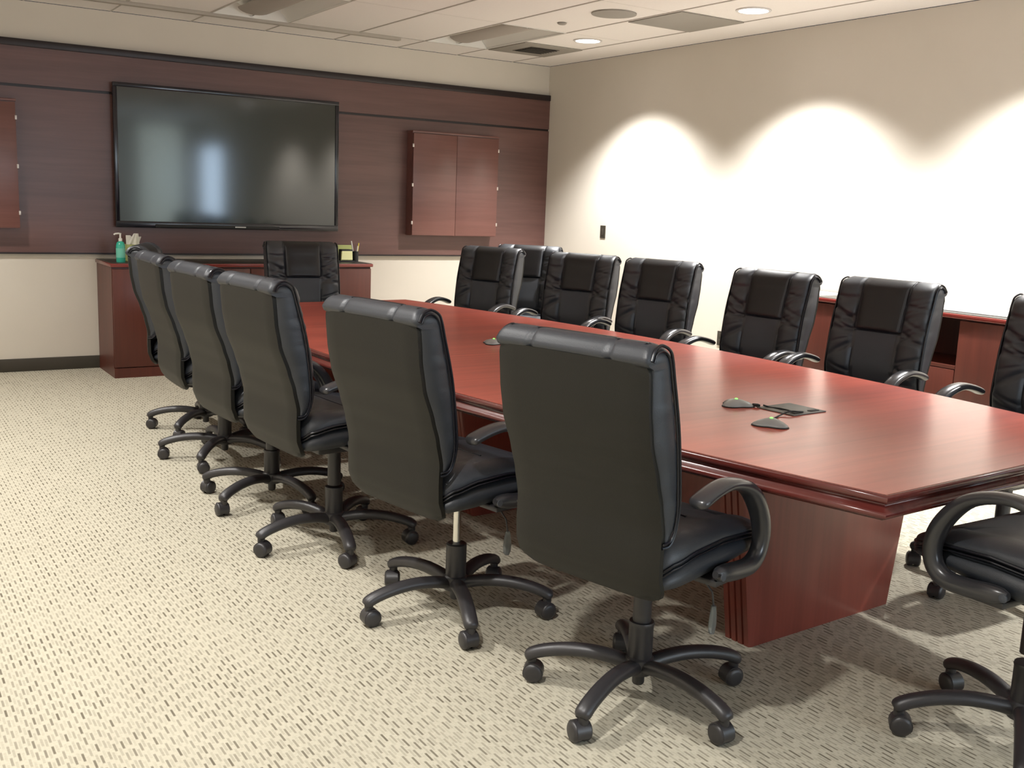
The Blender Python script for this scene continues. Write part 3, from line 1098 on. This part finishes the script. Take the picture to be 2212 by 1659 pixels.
def star_legs(t, ang):
    for k in range(5):
        a = ang + k * 2 * pi / 5
        c_ = [(0.030, 0.103), (0.08, 0.114), (0.15, 0.120), (0.22, 0.115), (0.28, 0.102), (0.318, 0.088), (0.338, 0.074)]
        if LEG[0] is None:
            path = spline([(r, 0, z) for r, z in c_], 3)
            m_ = len(path)
            ra = [0.0255 - 0.001 * i / m_ for i in range(m_)]
            rb = [0.0235 - 0.003 * i / m_ for i in range(m_)]
            ra[-1] *= 0.7
            rb[-1] *= 0.7
            ra[-2] *= 0.93
            rb[-2] *= 0.95
            mb = MB()
            rg = []
            for i, p in enumerate(path):
                tg = (path[min(i + 1, m_ - 1)] - path[max(i - 1, 0)]).normalized()
                nrm = Vector((-tg.z, 0, tg.x))
                ring = []
                for q in range(14):
                    an = 2 * pi * q / 14
                    ca, sa = cos(an), sin(an)
                    ring.append(p + Vector((0, 1, 0)) * (ra[i] * math.copysign(abs(ca) ** 0.8, ca)) + nrm * (rb[i] * (sa if sa > 0 else 0.75 * sa)))
                rg.append(ring)
            mb.rings(rg)
            mb.lathe([(0.013, 0.052), (0.015, 0.058), (0.015, 0.075)], (0.325, 0, 0), n=14)
            lg = mb.build('leg', M_plast, t, ang=60)
            # caster: hood over two wheels
            cs = MB()
            R = 0.0300
            rg = []
            for y in (-0.021, -0.019, 0.019, 0.021):
                rg.append([(R * 1.04 * cos(2 * pi * q / 20), y, R + R * 1.06 * max(sin(2 * pi * q / 20), -0.5)) for q in range(20)])
            cs.rings(rg)
            ca_ = cs.build('caster', M_plast, lg)
            wh = MB()
            for s in (-1, 1):
                prof_ = [(0.004, 0.004), (R - 0.002, 0.004), (R, 0.007), (R, 0.020), (R - 0.004, 0.026), (R - 0.012, 0.0285), (0.004, 0.029)]
                wh.lathe([(r, s * y) for r, y in prof_], (0, 0, R), n=24, axis='y')
            # thing > part > sub-part: the wheels stay in the caster's mesh
            me = ca_.data
            bm = bmesh.new()
            bm.from_mesh(me)
            tmp = bpy.data.meshes.new('tmp')
            tmp.from_pydata(wh.v, [], wh.f)
            bm.from_mesh(tmp)
            bmesh.ops.recalc_face_normals(bm, faces=bm.faces)
            bm.to_mesh(me)
            bm.free()
            bpy.data.meshes.remove(tmp)
            me.shade_smooth()
            me.set_sharp_from_angle(angle=radians(40))
            LEG[0], LEG[1] = lg.data, ca_.data
        else:
            lg = bpy.data.objects.new('leg', LEG[0])
            C.objects.link(lg)
            lg.parent = t
            ca_ = bpy.data.objects.new('caster', LEG[1])
            C.objects.link(ca_)
            ca_.parent = lg
        lg.rotation_euler = (0, 0, a)
        sw = RNG.uniform(-1.2, 1.2)
        ca_.rotation_euler = (0, 0, sw)
        ca_.location = (0.330 - 0.012 * cos(sw), -0.012 * sin(sw), 0)


LEG = [None, None]
RNG = random.Random(11)
PROTO = {}
GROUP = 'black leather executive chairs around the conference table'


def chair(x, y, yaw, base, dz, label, piston=False):
    t = thing('executive_chair', label, 'chair', (x, y, 0), radians(yaw), GROUP)
    if piston not in PROTO:
        ch0 = set(t.children)
        chair_parts(t, piston)
        PROTO[piston] = t
        for o in t.children:
            if o.name.split('.')[0] not in ('hub', 'column_sleeve'):
                o.location.z += 0.0
    else:
        for ch in list(PROTO[piston].children):
            if ch.name.split('.')[0] != 'leg':
                copy_tree(ch, t)
    for o in t.children:
        nm = o.name.split('.')[0]
        if nm not in ('hub', 'column_sleeve', 'leg'):
            o.location = (0, 0, dz)
    star_legs(t, radians(base - yaw))
    return t


CH = [
    # x, y, yaw, base angle, dz, label, chrome piston
    (1.894, 2.167, 13.8, 59.6, 0.0, 'black leather executive chair seen from behind, largest and nearest in the left row', False),
    (1.742, 2.990, 10.2, 33.3, 0.0, 'executive chair second from the camera in the left row, bare gas piston showing', True),
    (1.657, 3.866, 4.6, 42.0, 0.010, 'black leather executive chair third from the camera in the left row', False),
    (1.643, 4.569, 3.0, 66.4, 0.005, 'black leather executive chair fourth from the camera in the left row', False),
    (1.685, 5.418, -1.3, 15.4, 0.0, 'black leather executive chair fifth from the camera in the left row', False),
    (1.799, 6.153, -22.8, 9.4, 0.0, 'executive chair turned away at the far end of the left row, beside the credenza', False),
    (3.642, 6.259, 202.2, 20.0, 0.0, 'executive chair at the far end of the right row, before the corner chair', False),
    (3.820, 5.394, 202.4, 50.0, 0.005, 'black leather executive chair second from the far end of the right row', False),
    (3.861, 4.698, 196.4, 10.0, 0.013, 'executive chair in the right row before bare wall, left of the side credenza', False),
    (3.796, 3.804, 185.0, 30.0, 0.019, 'executive chair in the right row hiding the left end of the side credenza', False),
    (3.821, 3.101, 185.2, 62.0, 0.028, 'executive chair in the right row before the open shelf of the side credenza', False),
    (3.747, 2.212, 179.1, 30.0, 0.030, 'black leather executive chair nearest in the right row, cut by the right photo edge', False),
    (2.631, 6.520, -97.5, 40.0, 0.0, 'black leather executive chair at the far head of the table below the television', False),
    (4.235, 6.515, -142.0, 12.0, 0.0, 'black leather executive chair standing apart in the far right corner', False),
    (2.655, 1.440, 89.0, 68.0, 0.030, 'executive chair at the near head of the table, only arm and base in view', False),
]
for a in CH:
    chair(*a)

# ------------------------------------------------------------------ small things on the far credenza
zt = CZ + 0.0
t = thing('hand_sanitizer_bottle', 'teal gel hand sanitizer pump bottle on the left end of the far credenza', 'bottle', (1.775, 8.22, zt))
MB().lathe([(0.0005, 0.0), (0.030, 0.0), (0.033, 0.006), (0.033, 0.125), (0.026, 0.148), (0.013, 0.158), (0.0005, 0.158)], n=28).build('bottle_body', M_gel, t)
MB().lathe([(0.0335, 0.0), (0.0335, 0.07)], (0, 0, 0.035), n=28).build('bottle_label', M_gell, t)
pm = MB()
pm.lathe([(0.014, 0.158), (0.014, 0.178), (0.007, 0.182), (0.006, 0.215), (0.0005, 0.215)], n=18)
pm.tube([(0.006, 0, 0.212), (-0.012, 0, 0.216), (-0.036, 0, 0.213), (-0.046, 0, 0.206)], [0.009, 0.008, 0.005, 0.004], 0.006, n=8)
pm.build('pump', M_white, t)
t = thing('tissue_box', 'dark tissue box with white tissue sticking out beside the sanitizer', 'tissue box', (1.905, 8.40, zt), radians(4))
B(-0.06, 0.06, -0.06, 0.06, 0, 0.125, bev=0.003).build('box', M_green, t)
ts = MB()
for s, hgt, lean in ((0, 0.085, 0.02), (1, 0.07, -0.028), (2, 0.06, 0.045)):
    rg = []
    for k in range(8):
        u = k / 7
        wd = 0.045 * (1 - 0.7 * u) + 0.004
        rg.append([(lean * u * 1.2 + wd * cos(2 * pi * q / 14), 0.012 * s - 0.012 + (0.010 + 0.012 * sin(3 * q + s)) * (1 - u * 0.6) * sin(2 * pi * q / 14), 0.1255 + hgt * u) for q in range(14)])
    ts.rings(rg)
ts.build('tissue', M_tissue, t, ang=80)
t = thing('note_holder', 'black desk tray with a yellow sticky note pad, right end of far credenza', 'desk tray', (3.66, 8.32, zt))
hb = MB()
hb.box(-0.10, 0.06, -0.055, 0.06, 0, 0.012, bev=0.003).box(-0.045, 0.058, -0.005, 0.06, 0.012, 0.105, bev=0.004)
hb.build('tray', M_black, t)
nt_ = MB()
nt_.rings([[(-0.065, -0.052, 0.020), (0.038, -0.052, 0.020), (0.045, -0.030, 0.093), (-0.050, -0.030, 0.093)], [(-0.065, -0.035, 0.012), (0.038, -0.035, 0.012), (0.045, -0.008, 0.088), (-0.050, -0.008, 0.088)]])
nt_.build('note_pad', M_note, t, smooth=False)
tag(B(3.56, 3.80, 8.50, 8.515, zt, zt + 0.135, bev=0.002).build('olive_card', M_green), 'olive green card standing behind the desk tray', 'card')
t = thing('pen_cup', 'small black pen cup behind the sticky notes', 'pen cup', (3.755, 8.34, zt))
MB().lathe([(0.0005, 0), (0.026, 0), (0.028, 0.09), (0.025, 0.09), (0.024, 0.01), (0.0005, 0.01)], n=20).build('cup', M_black, t)
for i, (dx, dy, hh_, m_, lb) in enumerate(((-0.012, 0.006, 0.165, M_white, 'white marker leaning in the small black pen cup'), (0.012, 0.0, 0.150, M_pencil, 'yellow pencil leaning right in the small black pen cup'),
                                           (0.004, -0.010, 0.125, M_white, 'short white pen in the small black pen cup'))):
    p = MB().tube([(0, 0, 0), (dx * 2.2, dy * 2, hh_)], 0.0055, n=8).build('pen' if m_ is M_white else 'pencil', m_)
    p.location = (3.755 + dx * 0.5, 8.34 + dy * 0.5, zt + 0.0115)
    tag(p, lb, 'pen', 'pens in the black pen cup')

# ------------------------------------------------------------------ papers on the side credenza
zs_ = SZ
t = thing('paper_stack', 'flat stack of large white sheets on the side credenza', 'papers', (5.70, 3.95, zs_), radians(1))
pb = MB()
for k in range(5):
    a_ = 0.004 * ((k * 7) % 3)
    pb.box(-0.22 + a_, 0.20 + a_, -0.60 + a_, 0.42 - a_, k * 0.003, k * 0.003 + 0.0028)
pb.build('sheets', M_paper, t, smooth=False)
t = thing('paper_stack', 'thin loose sheet on the left part of the side credenza', 'papers', (5.68, 4.95, zs_), radians(-3))
B(-0.15, 0.15, -0.22, 0.22, 0, 0.006).build('sheets', M_paper, t, smooth=False)

# ------------------------------------------------------------------ switch and outlets
t = thing('light_switch', 'small dark brown switch plate on the lit right wall', 'switch', (RX, 7.68, 1.195))
B(-0.008, -0.0005, -0.037, 0.037, -0.058, 0.058, bev=0.002).build('plate', M_switch, t)
B(-0.013, -0.007, -0.012, 0.012, -0.03, 0.03, bev=0.002).build('toggle', M_base, t)
t = thing('wall_outlet', 'dark wall outlet low on the right wall left of the side credenza', 'outlet', (RX, 6.055, 0.41))
B(-0.008, -0.0005, -0.037, 0.037, -0.058, 0.058, bev=0.002).build('plate', M_switch, t)
for z in (-0.028, 0.028):
    B(-0.011, -0.007, -0.016, 0.016, z - 0.016, z + 0.016, bev=0.002).build('socket', M_base, t)
